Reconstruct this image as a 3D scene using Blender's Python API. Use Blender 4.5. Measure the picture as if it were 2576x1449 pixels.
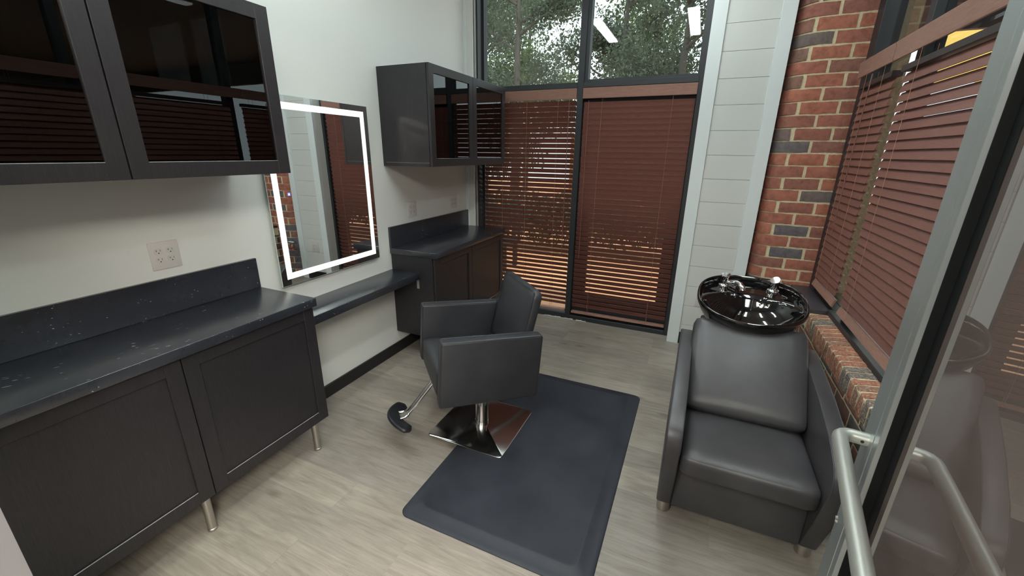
import bpy, bmesh, math, random
from mathutils import Vector, Matrix
import numpy as np

random.seed(7)
rng = np.random.default_rng(11)
S = bpy.context.scene
for o in list(bpy.data.objects):
    bpy.data.objects.remove(o, do_unlink=True)
COL = S.collection

# ------------------------------------------------------------------ camera
CAM = (2.1789, -1.4295, 1.6429)
YAW, PITCH, ROLL, FPX = 0.4141, -0.3179, 0.0132, 1033.3
cd = bpy.data.cameras.new('camera'); cam = bpy.data.objects.new('camera', cd); COL.objects.link(cam)
_f = Vector((-math.sin(YAW)*math.cos(PITCH), math.cos(YAW)*math.cos(PITCH), math.sin(PITCH)))
_r = Vector((math.cos(YAW), math.sin(YAW), 0)); _u = _r.cross(_f)
_c, _s = math.cos(ROLL), math.sin(ROLL)
r2 = _c*_r + _s*_u; u2 = -_s*_r + _c*_u
cam.matrix_world = Matrix(((r2.x, u2.x, -_f.x, CAM[0]), (r2.y, u2.y, -_f.y, CAM[1]), (r2.z, u2.z, -_f.z, CAM[2]), (0, 0, 0, 1)))
cd.sensor_fit = 'HORIZONTAL'; cd.sensor_width = 36.0; cd.lens = FPX/2576*36.0
cd.clip_start = 0.03; cd.clip_end = 200
S.camera = cam

# ------------------------------------------------------------------ world, sun, exposure
w = bpy.data.worlds.new('overcast_sky'); S.world = w; w.use_nodes = True
bg = w.node_tree.nodes['Background']; bg.inputs[0].default_value = (0.86, 0.92, 1.0, 1); bg.inputs[1].default_value = 1.4
sd = bpy.data.lights.new('sun', 'SUN'); sd.energy = 2.2; sd.angle = math.radians(1.0); sd.color = (1.0, 0.93, 0.82)
sun = bpy.data.objects.new('sun', sd); COL.objects.link(sun)
sun.rotation_euler = Vector((-0.33, 0.24, -0.91)).to_track_quat('-Z', 'Y').to_euler()
S.view_settings.view_transform = 'Standard'; S.view_settings.look = 'None'
S.view_settings.exposure = 1.6; S.view_settings.gamma = 1.0
S.view_settings.use_curve_mapping = False
LAMP = 10.0          # ceiling strip emission
HALL = 26.0  # emission of the added hallway fill panels

# ------------------------------------------------------------------ object helpers
def tag(o, label=None, cat=None, group=None, kind=None):
    if label: o['label'] = label
    if cat: o['category'] = cat
    if group: o['group'] = group
    if kind: o['kind'] = kind
    return o

def empty(name, loc=(0, 0, 0), rz=0):
    o = bpy.data.objects.new(name, None); COL.objects.link(o)
    o.location = loc; o.rotation_euler = (0, 0, rz); o.empty_display_size = 0.05
    return o

class MB:
    def __init__(s): s.bm = bmesh.new()
    def poly(s, vs, faces, M=None, smooth=False):
        bv = [s.bm.verts.new(M @ Vector(v) if M else v) for v in vs]
        for f in faces:
            try:
                fc = s.bm.faces.new([bv[i] for i in f]); fc.smooth = smooth
            except ValueError: pass
        return bv
    def box(s, x0, x1, y0, y1, z0, z1, bev=0.0, seg=2, M=None):
        t = bmesh.new()
        vs = [t.verts.new((x, y, z)) for z in (z0, z1) for y in (y0, y1) for x in (x0, x1)]
        for f in ((0, 2, 3, 1), (4, 5, 7, 6), (0, 1, 5, 4), (2, 6, 7, 3), (0, 4, 6, 2), (1, 3, 7, 5)):
            t.faces.new([vs[i] for i in f])
        if bev > 0:
            r = bmesh.ops.bevel(t, geom=t.edges[:], offset=bev, segments=seg, profile=0.5, affect='EDGES')
            for f in t.faces: f.smooth = seg > 1
        s.merge(t, M); return s
    def merge(s, t, M=None):
        mp = {}
        for v in t.verts: mp[v] = s.bm.verts.new(M @ v.co if M else v.co)
        for f in t.faces:
            nf = s.bm.faces.new([mp[v] for v in f.verts]); nf.smooth = f.smooth
        t.free()
    def tube(s, pts, rad, n=12, cap=True, M=None):
        pts = [Vector(p) for p in pts]; rings = []
        rads = rad if isinstance(rad, (list, tuple)) else [rad]*len(pts)
        prev = None
        for i, p in enumerate(pts):
            a = pts[max(i-1, 0)]; b = pts[min(i+1, len(pts)-1)]; d = (b-a).normalized()
            if prev is None:
                ref = Vector((0, 0, 1)) if abs(d.z) < .9 else Vector((1, 0, 0)); u = d.cross(ref).normalized()
            else:
                u = (prev - d*prev.dot(d)).normalized()
            prev = u; v = d.cross(u)
            rings.append([p + rads[i]*(math.cos(2*math.pi*k/n)*u + math.sin(2*math.pi*k/n)*v) for k in range(n)])
        s.loft(rings, cap, M)
        return s
    def loft(s, rings, cap=True, M=None, closed=True, smooth=True):
        n = len(rings[0]); bv = [[s.bm.verts.new(M @ Vector(v) if M else v) for v in r] for r in rings]
        for i in range(len(rings)-1):
            for k in range(n if closed else n-1):
                f = s.bm.faces.new([bv[i][k], bv[i][(k+1) % n], bv[i+1][(k+1) % n], bv[i+1][k]]); f.smooth = smooth
        if cap:
            s.bm.faces.new(bv[0][::-1]); s.bm.faces.new(bv[-1])
    def cyl(s, x, y, z0, z1, r, r1=None, n=24, bev=0):
        r1 = r if r1 is None else r1
        s.loft([[(x+rr*math.cos(2*math.pi*k/n), y+rr*math.sin(2*math.pi*k/n), z) for k in range(n)] for z, rr in ((z0, r), (z1, r1))])
        return s
    def lathe(s, prof, n=32, M=None):      # profile (r, z)
        s.loft([[(max(r, 1e-4)*math.cos(2*math.pi*k/n), max(r, 1e-4)*math.sin(2*math.pi*k/n), z) for k in range(n)] for r, z in prof], True, M)
        return s
    def prism(s, prof, axis, a, b, bev=0.0, seg=3, M=None):   # profile polygon extruded along axis
        t = bmesh.new()
        def P(q, c): return {'x': (c, q[0], q[1]), 'y': (q[0], c, q[1]), 'z': (q[0], q[1], c)}[axis]
        A = [t.verts.new(P(q, a)) for q in prof]; B = [t.verts.new(P(q, b)) for q in prof]
        n = len(prof)
        t.faces.new(A[::-1]); t.faces.new(B)
        for i in range(n): t.faces.new([A[i], A[(i+1) % n], B[(i+1) % n], B[i]])
        bmesh.ops.recalc_face_normals(t, faces=t.faces[:])
        if bev > 0:
            es = [e for e in t.edges if len(e.link_faces) == 2 and e.calc_face_angle(0) > 0.6]
            bmesh.ops.bevel(t, geom=es, offset=bev, segments=seg, profile=0.5, affect='EDGES')
            for f in t.faces: f.smooth = True
        s.merge(t, M); return s
    def build(s, name, mat, parent=None, fn=None, sub=0, off=None, sharp=35):
        bmesh.ops.recalc_face_normals(s.bm, faces=s.bm.faces[:])
        if fn:
            for v in s.bm.verts: v.co = Vector(fn(*v.co))
            bmesh.ops.recalc_face_normals(s.bm, faces=s.bm.faces[:])
        if off is not None:
            for v in s.bm.verts: v.co -= Vector(off)
        me = bpy.data.meshes.new(name); s.bm.to_mesh(me); s.bm.free()
        me.materials.append(mat)
        try: me.set_sharp_from_angle(angle=math.radians(sharp))
        except Exception: pass
        o = bpy.data.objects.new(name, me); COL.objects.link(o)
        if parent: o.parent = parent
        if sub:
            m = o.modifiers.new('sub', 'SUBSURF'); m.levels = sub; m.render_levels = sub
        return o

def struct(name, mb, mat, parent=None, **k):
    o = mb.build(name, mat, parent, **k)
    if not parent: o['kind'] = 'structure'
    return o

def dup(o, loc=None, label=None, group=None, parent=None):
    c = o.copy(); COL.objects.link(c)
    if parent: c.parent = parent
    if loc is not None: c.location = loc
    if label: c['label'] = label
    if group: c['group'] = group
    for ch in [x for x in list(bpy.data.objects) if x.parent == o and x != c]:
        dup(ch, parent=c)
    return c

# ------------------------------------------------------------------ materials
def mat(name, base=(.5, .5, .5), rough=.5, metal=0.0, spec=.5, coat=0.0, emit=None, estr=0.0):
    m = bpy.data.materials.new(name); m.use_nodes = True
    b = m.node_tree.nodes['Principled BSDF']
    b.inputs['Base Color'].default_value = (*base, 1); b.inputs['Roughness'].default_value = rough
    b.inputs['Metallic'].default_value = metal; b.inputs['Specular IOR Level'].default_value = spec
    b.inputs['Coat Weight'].default_value = coat; b.inputs['Coat Roughness'].default_value = .05
    if emit:
        b.inputs['Emission Color'].default_value = (*emit, 1); b.inputs['Emission Strength'].default_value = estr
    return m
def N(m, t, **k):
    n = m.node_tree.nodes.new(t)
    for a, v in k.items():
        if a.startswith('_'): setattr(n, a[1:], v)
        else: n.inputs[a].default_value = v
    return n
def L(m, a, ao, b, bi): m.node_tree.links.new(a.outputs[ao], b.inputs[bi])
def BS(m): return m.node_tree.nodes['Principled BSDF']
def coords(m, scale=(1, 1, 1), rot=(0, 0, 0), loc=(0, 0, 0)):
    t = N(m, 'ShaderNodeTexCoord'); p = N(m, 'ShaderNodeMapping')
    p.inputs['Scale'].default_value = scale; p.inputs['Rotation'].default_value = rot; p.inputs['Location'].default_value = loc
    L(m, t, 'Object', p, 'Vector'); return p
def ramp(m, src, so, stops):
    r = N(m, 'ShaderNodeValToRGB'); e = r.color_ramp.elements
    while len(e) < len(stops): e.new(.5)
    for i, (p, c) in enumerate(stops): e[i].position = p; e[i].color = (*c, 1) if len(c) == 3 else c
    L(m, src, so, r, 'Fac'); return r
def bump(m, src, so, strength=.2, dist=.01):
    b = N(m, 'ShaderNodeBump'); b.inputs['Strength'].default_value = strength; b.inputs['Distance'].default_value = dist
    L(m, src, so, b, 'Height'); L(m, b, 'Normal', BS(m), 'Normal'); return b
def noise(m, vec, scale, detail=4, rough=.5, dist=0.0):
    n = N(m, 'ShaderNodeTexNoise'); n.inputs['Scale'].default_value = scale; n.inputs['Detail'].default_value = detail
    n.inputs['Roughness'].default_value = rough; n.inputs['Distortion'].default_value = dist
    if vec: L(m, vec, 'Vector', n, 'Vector')
    return n
def mixc(m, a, ao, b, bo, fac=None, fo=None, f=.5, mode='MIX'):
    x = N(m, 'ShaderNodeMix', _data_type='RGBA', _blend_type=mode); x.inputs[0].default_value = f
    if fac: L(m, fac, fo, x, 0)
    for s_, so, idx in ((a, ao, 6), (b, bo, 7)):
        if isinstance(s_, tuple): x.inputs[idx].default_value = (*s_, 1)
        else: m.node_tree.links.new(s_.outputs[so], x.inputs[idx])
    return x

def m_paint(name, col, rough=.6):
    m = mat(name, col, rough, spec=.3); c = coords(m); n = noise(m, c, 260, 2); bump(m, n, 'Fac', .06, .002); return m
M_wall = m_paint('painted_wall', (.66, .68, .655), .55)
M_trim = m_paint('painted_trim', (.68, .735, .735), .4)
M_ceil = m_paint('ceiling_paint', (.75, .75, .74), .8)
M_jamb = m_paint('jamb_paint', (.24, .235, .245), .5)

def m_shiplap():
    m = mat('shiplap', (.60, .62, .60), .5, spec=.35)
    return m
M_ship = m_shiplap()
M_groove = mat('shiplap_groove', (.33, .34, .33), .7)

def m_wood_black(name, axis='z', base=(.0175, .016, .0185), rough=.37):
    m = mat(name, base, rough, spec=.5)
    sc = {'z': (90, 90, 3), 'y': (90, 3, 90), 'x': (3, 90, 90)}[axis]
    c = coords(m, sc); n = noise(m, c, 4, 6, .65)
    r = ramp(m, n, 'Fac', [(.3, tuple(b*.75 for b in base)), (.75, tuple(b*1.7 for b in base))])
    L(m, r, 'Color', BS(m), 'Base Color'); bump(m, n, 'Fac', .12, .003); return m
M_cab = m_wood_black('black_brown_woodgrain')
M_cabe = mat('lit_edge_grey', (.30, .30, .31), .25)  # pale grey that paints lit edges on the black cabinets

def m_counter():
    m = mat('black_flecked_laminate', (.012, .013, .018), .27, spec=.95)
    c = coords(m)
    # fine white flecks
    cs = coords(m, (1, 1, 1), (0.3, .2, .5)); nz = noise(m, cs, 3, 3)
    add = N(m, 'ShaderNodeMix', _data_type='VECTOR'); add.inputs[0].default_value = .06
    m.node_tree.links.new(cs.outputs[0], add.inputs[4]); m.node_tree.links.new(nz.outputs['Color'], add.inputs[5])
    mp = N(m, 'ShaderNodeMapping'); mp.inputs['Scale'].default_value = (105, 13, 100); mp.inputs['Rotation'].default_value = (0, 0, .5)
    m.node_tree.links.new(add.outputs[1], mp.inputs['Vector'])
    v = N(m, 'ShaderNodeTexVoronoi'); v.inputs['Scale'].default_value = .9; L(m, mp, 'Vector', v, 'Vector')
    r1 = ramp(m, v, 'Distance', [(.0, (1, 1, 1)), (.11, (.9, .9, .9)), (.16, (0, 0, 0))])
    big = noise(m, c, 9, 3, .6); r2 = ramp(m, big, 'Fac', [(.56, (0, 0, 0)), (.64, (1, 1, 1))])
    fl = mixc(m, r1, 'Color', r2, 'Color', f=1.0, mode='MULTIPLY')
    cloud = noise(m, c, 5, 5, .7); rc = ramp(m, cloud, 'Fac', [(.35, (.017, .020, .027)), (.75, (.030, .034, .045))])
    fin = N(m, 'ShaderNodeMix', _data_type='RGBA'); m.node_tree.links.new(fl.outputs[2], fin.inputs[0])
    m.node_tree.links.new(rc.outputs['Color'], fin.inputs[6]); fin.inputs[7].default_value = (.42, .44, .46, 1)
    m.node_tree.links.new(fin.outputs[2], BS(m).inputs['Base Color'])
    n = noise(m, c, 900, 2); bump(m, n, 'Fac', .05, .001); return m
M_counter = m_counter()

def m_floor():
    m = mat('grey_oak_planks', (.3, .27, .24), .42, spec=.45)
    c = coords(m)
    b = N(m, 'ShaderNodeTexBrick', _offset=.37, _offset_frequency=2, _squash=1.0)
    b.inputs['Color1'].default_value = (0, 0, 0, 1); b.inputs['Color2'].default_value = (1, 1, 1, 1); b.inputs['Mortar'].default_value = (.5, .5, .5, 1)
    b.inputs['Scale'].default_value = 1; b.inputs['Mortar Size'].default_value = .0012; b.inputs['Mortar Smooth'].default_value = .3
    b.inputs['Bias'].default_value = 0; b.inputs['Brick Width'].default_value = 1.22; b.inputs['Row Height'].default_value = .178
    L(m, c, 'Vector', b, 'Vector')
    # per plank offset of the grain
    mul = N(m, 'ShaderNodeVectorMath', _operation='SCALE'); mul.inputs['Scale'].default_value = 13.0
    m.node_tree.links.new(b.outputs['Color'], mul.inputs[0])
    addv = N(m, 'ShaderNodeVectorMath', _operation='ADD'); L(m, c, 'Vector', addv, 0); L(m, mul, 0, addv, 1)
    mp = N(m, 'ShaderNodeMapping'); mp.inputs['Scale'].default_value = (1.6, 13, 1); L(m, addv, 0, mp, 'Vector')
    g = noise(m, None, 1.8, 8, .62, 1.2); L(m, mp, 'Vector', g, 'Vector')
    r = ramp(m, g, 'Fac', [(.25, (.235, .208, .182)), (.45, (.315, .288, .255)), (.6, (.362, .332, .295)), (.8, (.405, .375, .335))])
    mp2 = N(m, 'ShaderNodeMapping'); mp2.inputs['Scale'].default_value = (6, 170, 1); L(m, addv, 0, mp2, 'Vector')
    g2 = noise(m, None, 1.0, 5, .7); L(m, mp2, 'Vector', g2, 'Vector')
    r2_ = ramp(m, g2, 'Fac', [(.3, (.62, .60, .58)), (.55, (1, 1, 1)), (.8, (1.0, 1.0, 1.0))])
    mx = mixc(m, r, 'Color', r2_, 'Color', f=.5, mode='MULTIPLY')
    # knots
    mpk = N(m, 'ShaderNodeMapping'); mpk.inputs['Scale'].default_value = (2.8, 7.5, 1); L(m, addv, 0, mpk, 'Vector')
    vk = N(m, 'ShaderNodeTexVoronoi'); vk.inputs['Scale'].default_value = .85; L(m, mpk, 'Vector', vk, 'Vector')
    rk = ramp(m, vk, 'Distance', [(.0, (.42, .37, .33)), (.07, (.6, .56, .52)), (.17, (1, 1, 1))])
    mk = N(m, 'ShaderNodeMix', _data_type='RGBA', _blend_type='MULTIPLY'); mk.inputs[0].default_value = .8
    m.node_tree.links.new(mx.outputs[2], mk.inputs[6]); m.node_tree.links.new(rk.outputs['Color'], mk.inputs[7])
    big = noise(m, c, 1.7, 3, .6); rb_ = ramp(m, big, 'Fac', [(.3, (.80, .78, .76)), (.7, (1.1, 1.1, 1.1))])
    mb_ = mixc(m, mk, 2, rb_, 'Color', f=.9, mode='MULTIPLY'); mk = mb_
    # plank tone
    rt = ramp(m, b, 'Color', [(0, (.82, .82, .83)), (1, (1.1, 1.09, 1.06))])
    mt = N(m, 'ShaderNodeMix', _data_type='RGBA', _blend_type='MULTIPLY'); mt.inputs[0].default_value = 1
    m.node_tree.links.new(mk.outputs[2], mt.inputs[6]); m.node_tree.links.new(rt.outputs['Color'], mt.inputs[7])
    sm = N(m, 'ShaderNodeMix', _data_type='RGBA'); L(m, b, 'Fac', sm, 0)
    m.node_tree.links.new(mt.outputs[2], sm.inputs[6]); sm.inputs[7].default_value = (.29, .26, .225, 1)
    m.node_tree.links.new(sm.outputs[2], BS(m).inputs['Base Color'])
    bump(m, g2, 'Fac', .12, .002); return m
M_floor = m_floor()

def m_brick(nm='clay_brick', smear=.35, thr=.62, sc_=(.42, .34, .22), dirt=1.0):
    m = mat(nm, (.3, .1, .06), .85, spec=.2)
    at = N(m, 'ShaderNodeAttribute', _attribute_name='tone', _attribute_type='GEOMETRY')
    r = ramp(m, at, 'Fac', [(0, (.43, .165, .11)), (.25, (.37, .145, .105)), (.5, (.31, .13, .10)), (.68, (.25, .14, .11)), (.8, (.18, .14, .13)), (1, (.145, .14, .155))])
    r.color_ramp.interpolation = 'LINEAR'
    c = coords(m); n = noise(m, c, 26, 6, .65); n2 = noise(m, c, 110, 4, .7)
    rn = ramp(m, n, 'Fac', [(.25, (.62, .6, .6)), (.5, (1, 1, 1)), (.75, (1.25, 1.2, 1.15))])
    mx = mixc(m, r, 'Color', rn, 'Color', f=1, mode='MULTIPLY')
    # pale mortar smears on the arrises
    rs = ramp(m, n2, 'Fac', [(thr, (0, 0, 0)), (thr+.12, (1, 1, 1))])
    fin = N(m, 'ShaderNodeMix', _data_type='RGBA'); 
    sc = N(m, 'ShaderNodeMath', _operation='MULTIPLY'); sc.inputs[1].default_value = smear; L(m, rs, 'Color', sc, 0); L(m, sc, 0, fin, 0)
    m.node_tree.links.new(mx.outputs[2], fin.inputs[6]); fin.inputs[7].default_value = (*sc_, 1)
    m.node_tree.links.new(fin.outputs[2], BS(m).inputs['Base Color'])
    ad = N(m, 'ShaderNodeMath', _operation='ADD'); L(m, n, 'Fac', ad, 0); L(m, n2, 'Fac', ad, 1)
    bump(m, ad, 0, .55, .006); return m
M_brick = m_brick()
M_brick_w = m_brick('weathered_brick', .75, .50, (.50, .43, .28))
M_brick_d = m_brick('sooty_brick', .5, .60, (.20, .17, .13))
for e_ in [n for n in M_brick_d.node_tree.nodes if n.type == 'VALTORGB'][0].color_ramp.elements: e_.color = (e_.color[0]*.48+.02, e_.color[1]*.62+.01, e_.color[2]*.62+.01, 1)
def m_mortar():
    m = mat('tan_mortar', (.42, .34, .20), .95, spec=.1); c = coords(m); n = noise(m, c, 60, 5, .7)
    r = ramp(m, n, 'Fac', [(.3, (.52, .44, .28)), (.7, (.70, .61, .42))]); L(m, r, 'Color', BS(m), 'Base Color')
    bump(m, n, 'Fac', .6, .006); return m
M_mortar = m_mortar()

def m_blind(name, base, rough=.42):
    m = mat(name, base, rough, spec=.4); c = coords(m, (3, 3, 60)); n = noise(m, c, 6, 5, .6)
    r = ramp(m, n, 'Fac', [(.3, tuple(x*.8 for x in base)), (.7, tuple(x*1.2 for x in base))]); L(m, r, 'Color', BS(m), 'Base Color'); return m
M_slat = m_blind('mahogany_slats', (.205, .086, .068))
M_val = m_blind('mahogany_valance', (.33, .18, .14), .5)
M_cord = mat('tan_cord', (.42, .20, .13), .7)
M_frame = mat('dark_bronze_aluminium', (.022, .025, .029), .42, spec=.5)
M_rail = mat('dark_headrail', (.03, .018, .018), .5)

def m_leather(name, base, rough=.42):
    m = mat(name, base, rough, spec=.5); c = coords(m); v = N(m, 'ShaderNodeTexVoronoi'); v.inputs['Scale'].default_value = 420; L(m, c, 'Vector', v, 'Vector')
    n = noise(m, c, 6, 3); r = ramp(m, n, 'Fac', [(.3, tuple(b*.85 for b in base)), (.7, tuple(b*1.2 for b in base))]); L(m, r, 'Color', BS(m), 'Base Color')
    bump(m, v, 'Distance', .12, .0012); return m
M_vinyl = m_leather('black_vinyl', (.032, .034, .040), .42)
M_vinyl2 = m_leather('charcoal_vinyl', (.052, .050, .055), .36)
def m_mat():
    m = mat('blue_black_mat', (.016, .019, .028), .5, spec=.45); c = coords(m); n = noise(m, c, 4, 5, .6)
    r = ramp(m, n, 'Fac', [(.3, (.018, .021, .030)), (.7, (.034, .039, .052))]); L(m, r, 'Color', BS(m), 'Base Color')
    rr = ramp(m, n, 'Fac', [(.3, (.42,)*3), (.7, (.56,)*3)]); L(m, rr, 'Color', BS(m), 'Roughness')
    n2 = noise(m, c, 300, 3); bump(m, n2, 'Fac', .08, .001); return m
M_mat = m_mat()
M_chrome = mat('chrome', (.78, .78, .78), .09, 1.0)
def m_steel():
    m = mat('brushed_steel', (.50, .475, .45), .2, 1.0); c = coords(m, (2, 260, 20)); n = noise(m, c, 3, 3)
    rr = ramp(m, n, 'Fac', [(.3, (.14,)*3), (.7, (.26,)*3)]); L(m, rr, 'Color', BS(m), 'Roughness'); return m
M_steel = m_steel()
M_nickel = mat('brushed_nickel_leg', (.52, .49, .45), .33, 1.0)
M_base = mat('polished_base_plate', (.62, .61, .59), .14, 1.0)
M_rubber = mat('black_rubber', (.014, .015, .019), .38)
M_gloss = mat('gloss_black_ceramic', (.003, .003, .0035), .04, spec=.6, coat=.6)
M_black = mat('matt_black', (.008, .008, .009), .6)
M_base_b = mat('black_vinyl_baseboard', (.012, .012, .013), .45)
M_plate = mat('outlet_plate', (.58, .56, .54), .35)
M_recep = mat('outlet_receptacle', (.54, .54, .51), .3)
M_slot = mat('outlet_slot', (.012, .011, .01), .6)
M_mirror = mat('mirror_silver', (.86, .88, .88), .01, 1.0)
M_medge = mat('mirror_glass_edge', (.55, .72, .68), .1, spec=.6)
M_band = mat('mirror_light_band', (.9, .95, .9), .5, emit=(1.0, 1.0, .90), estr=.27)
M_touch = mat('touch_icon', (.2, .2, .6), .4, emit=(.12, .14, 1.0), estr=.45)
M_touchw = mat('touch_icon_centre', (.8, .8, .9), .4, emit=(.6, .68, 1.0), estr=.35)
M_alu = mat('silver_aluminium', (.42, .47, .475), .38, .75)
M_alus = mat('satin_pull_bar', (.50, .52, .48), .42, .7)
M_gasket = mat('black_gasket', (.006, .007, .008), .7, spec=.2)
M_slab = mat('dark_slate_slab', (.055, .05, .06), .4)
M_lampb = mat('lamp_body', (.7, .7, .7), .5)
M_lamp = mat('lamp_diffuser', (.9, .9, .9), .5, emit=(.90, 1.0, .985), estr=LAMP)
M_hfill = mat('hall_fill_panel', (.9, .9, .9), .5, emit=(1.0, .93, .82), estr=HALL*.66)
M_hfill2 = mat('hall_fill_panel_dim', (.9, .9, .9), .5, emit=(1.0, .95, .86), estr=HALL*.30)
M_white = mat('white_plastic', (.7, .72, .74), .35)
M_red = mat('red_plastic', (.5, .03, .03), .35)
M_brass = mat('valve_metal', (.5, .5, .5), .3, 1.0)
M_caulk = mat('ragged_white_caulk', (.55, .52, .47), .8)

def m_glass(name, tint, ior=1.5, rough=0.0, gain=1.0):
    m = bpy.data.materials.new(name); m.use_nodes = True; nt = m.node_tree; nt.nodes.clear()
    out = nt.nodes.new('ShaderNodeOutputMaterial'); mx = nt.nodes.new('ShaderNodeMixShader')
    tr = nt.nodes.new('ShaderNodeBsdfTransparent'); tr.inputs[0].default_value = (*tint, 1)
    gl = nt.nodes.new('ShaderNodeBsdfGlossy'); gl.inputs['Roughness'].default_value = rough; gl.inputs[0].default_value = (1, 1, 1, 1)
    fr = nt.nodes.new('ShaderNodeFresnel'); fr.inputs[0].default_value = ior
    ma = nt.nodes.new('ShaderNodeMath'); ma.operation = 'MULTIPLY'; ma.inputs[1].default_value = gain; ma.use_clamp = True
    ge = nt.nodes.new('ShaderNodeNewGeometry'); inv = nt.nodes.new('ShaderNodeMath'); inv.operation = 'SUBTRACT'; inv.inputs[0].default_value = 1.0
    nt.links.new(ge.outputs['Backfacing'], inv.inputs[1]); m3 = nt.nodes.new('ShaderNodeMath'); m3.operation = 'MULTIPLY'   # the pane's far face does not mirror again
    nt.links.new(fr.outputs[0], ma.inputs[0]); nt.links.new(ma.outputs[0], m3.inputs[0]); nt.links.new(inv.outputs[0], m3.inputs[1]); nt.links.new(m3.outputs[0], mx.inputs[0])
    nt.links.new(tr.outputs[0], mx.inputs[1]); nt.links.new(gl.outputs[0], mx.inputs[2]); nt.links.new(mx.outputs[0], out.inputs[0])
    return m
M_win = m_glass('window_glass', (.62, .66, .64), gain=1.0)
M_cabglass = m_glass('smoked_cabinet_glass', (.16, .16, .18), gain=1.3)
M_doorglass = m_glass('tinted_door_glass', (.40, .37, .35), gain=1.4)
_nt = M_doorglass.node_tree                     # brown haze painted into the pane for light seen through it
_mx = [n for n in _nt.nodes if n.type == 'MIX_SHADER'][0]; _tr = [n for n in _nt.nodes if n.type == 'BSDF_TRANSPARENT'][0]
_df = _nt.nodes.new('ShaderNodeBsdfDiffuse'); _df.inputs[0].default_value = (.205, .165, .148, 1)
_m2 = _nt.nodes.new('ShaderNodeMixShader'); _m2.inputs[0].default_value = .66
_nt.links.new(_tr.outputs[0], _m2.inputs[1]); _nt.links.new(_df.outputs[0], _m2.inputs[2]); _nt.links.new(_m2.outputs[0], _mx.inputs[1])

# ------------------------------------------------------------------ ROOM SHELL
YB, YT, YQ = 2.457, 2.338, 2.306      # window frame face, trim face, brick pier face
H = 3.30
YF = -1.26                             # front wall, room side
mb = MB(); mb.box(-.15, 3.20, YF-.14, 2.62, -.06, 0); struct('floor', mb, M_floor)
mb = MB(); mb.box(-1.6, 4.4, -4.2, YF-.14, -.06, 0); tag(mb.build('hall_floor', M_floor), kind='structure')
mb = MB(); mb.box(-.15, 3.35, YF, 2.62, H, H+.1); struct('ceiling', mb, M_ceil)
mb = MB(); mb.box(-.15, 0, YF-.14, 2.60, 0, H); struct('wall_left', mb, M_wall)
mb = MB(); mb.box(.96, 1.03, YF-.12, YF, 0, 2.62).box(0, .05, YF-.12, YF, 0, 2.62).box(.05, .96, YF-.12, YF, 0, .10).box(0, 3.35, YF-.14, YF, 2.62, H).box(2.46, 2.53, YF-.12, YF, 0, 2.62).box(3.05, 3.35, YF-.12, YF, 0, 2.62).box(2.53, 3.05, YF-.12, YF, 0, .1)
struct('wall_front', mb, M_jamb)
mb = MB(); mb.box(.05, .96, YF-.066, YF-.06, .10, 2.62).box(2.53, 3.05, YF-.066, YF-.06, .1, 2.62); struct('window_3', mb, M_win)
mb = MB(); mb.box(-1.6, -1.5, -4.2, YF-.14, 0, 3).box(4.3, 4.4, -4.2, YF-.14, 0, 3).box(-1.6, 4.4, -4.3, -4.2, 0, 3).box(-1.5, -.15, YF-.14, YF-.04, 0, 3).box(3.35, 4.3, YF-.14, YF-.04, 0, 3)
tag(mb.build('wall_hall', M_jamb), kind='structure')
mb = MB(); mb.box(-1.6, 4.4, -4.3, YF-.14, 3.0, 3.1); tag(mb.build('ceiling_hall', M_ceil), kind='structure')

# back wall right of the window: shiplap boards, real grooves between them
mb = MB(); mb.box(2.10, 2.622, YT+.02, 2.60, 0, H); mb.box(0, .10, YT+.005, 2.60, 0, H); struct('wall_back', mb, M_groove)
mb = MB(); z = .1861-.1822+.002; k = 0
while z < H:
    z1 = min(z+.1822-.0020, H); mb.box(2.19, 2.545, YT+.004, YT+.022, max(z, .11), z1, .0012, 1); z += .1822
struct('wall_shiplap', mb, M_ship)
mb = MB(); mb.box(2.0975, 2.1944, YT-.012, YT+.03, 0, H, .002, 1)
struct('trim_1', mb, M_trim)
mb = MB(); mb.box(2.5353, 2.6274, YT-.012, YT+.03, 0, H, .002, 1); struct('trim_2', mb, M_trim)
mb = MB(); mb.box(0.0, .030, YT-.012, YT+.02, 0, H, .002, 1); struct('trim_3', mb, M_trim)
mb = MB(); mb.box(.030, .100, YT-.004, YT+.02, 0, H, .001, 1); struct('trim_4', mb, M_wall)
mb = MB(); mb.box(2.0975, 2.112, YT+.03, 2.60, 0, H); struct('trim_5', mb, M_wall)      # window reveal
mb = MB(); mb.box(2.19, 2.545, YT-.002, YT+.02, 0, .108, .002, 1); struct('baseboard_back', mb, M_base_b)
mb = MB(); mb.box(0, .013, -.02, YT-.015, 0, .094, .002, 1); struct('baseboard_left', mb, M_base_b)

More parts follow.
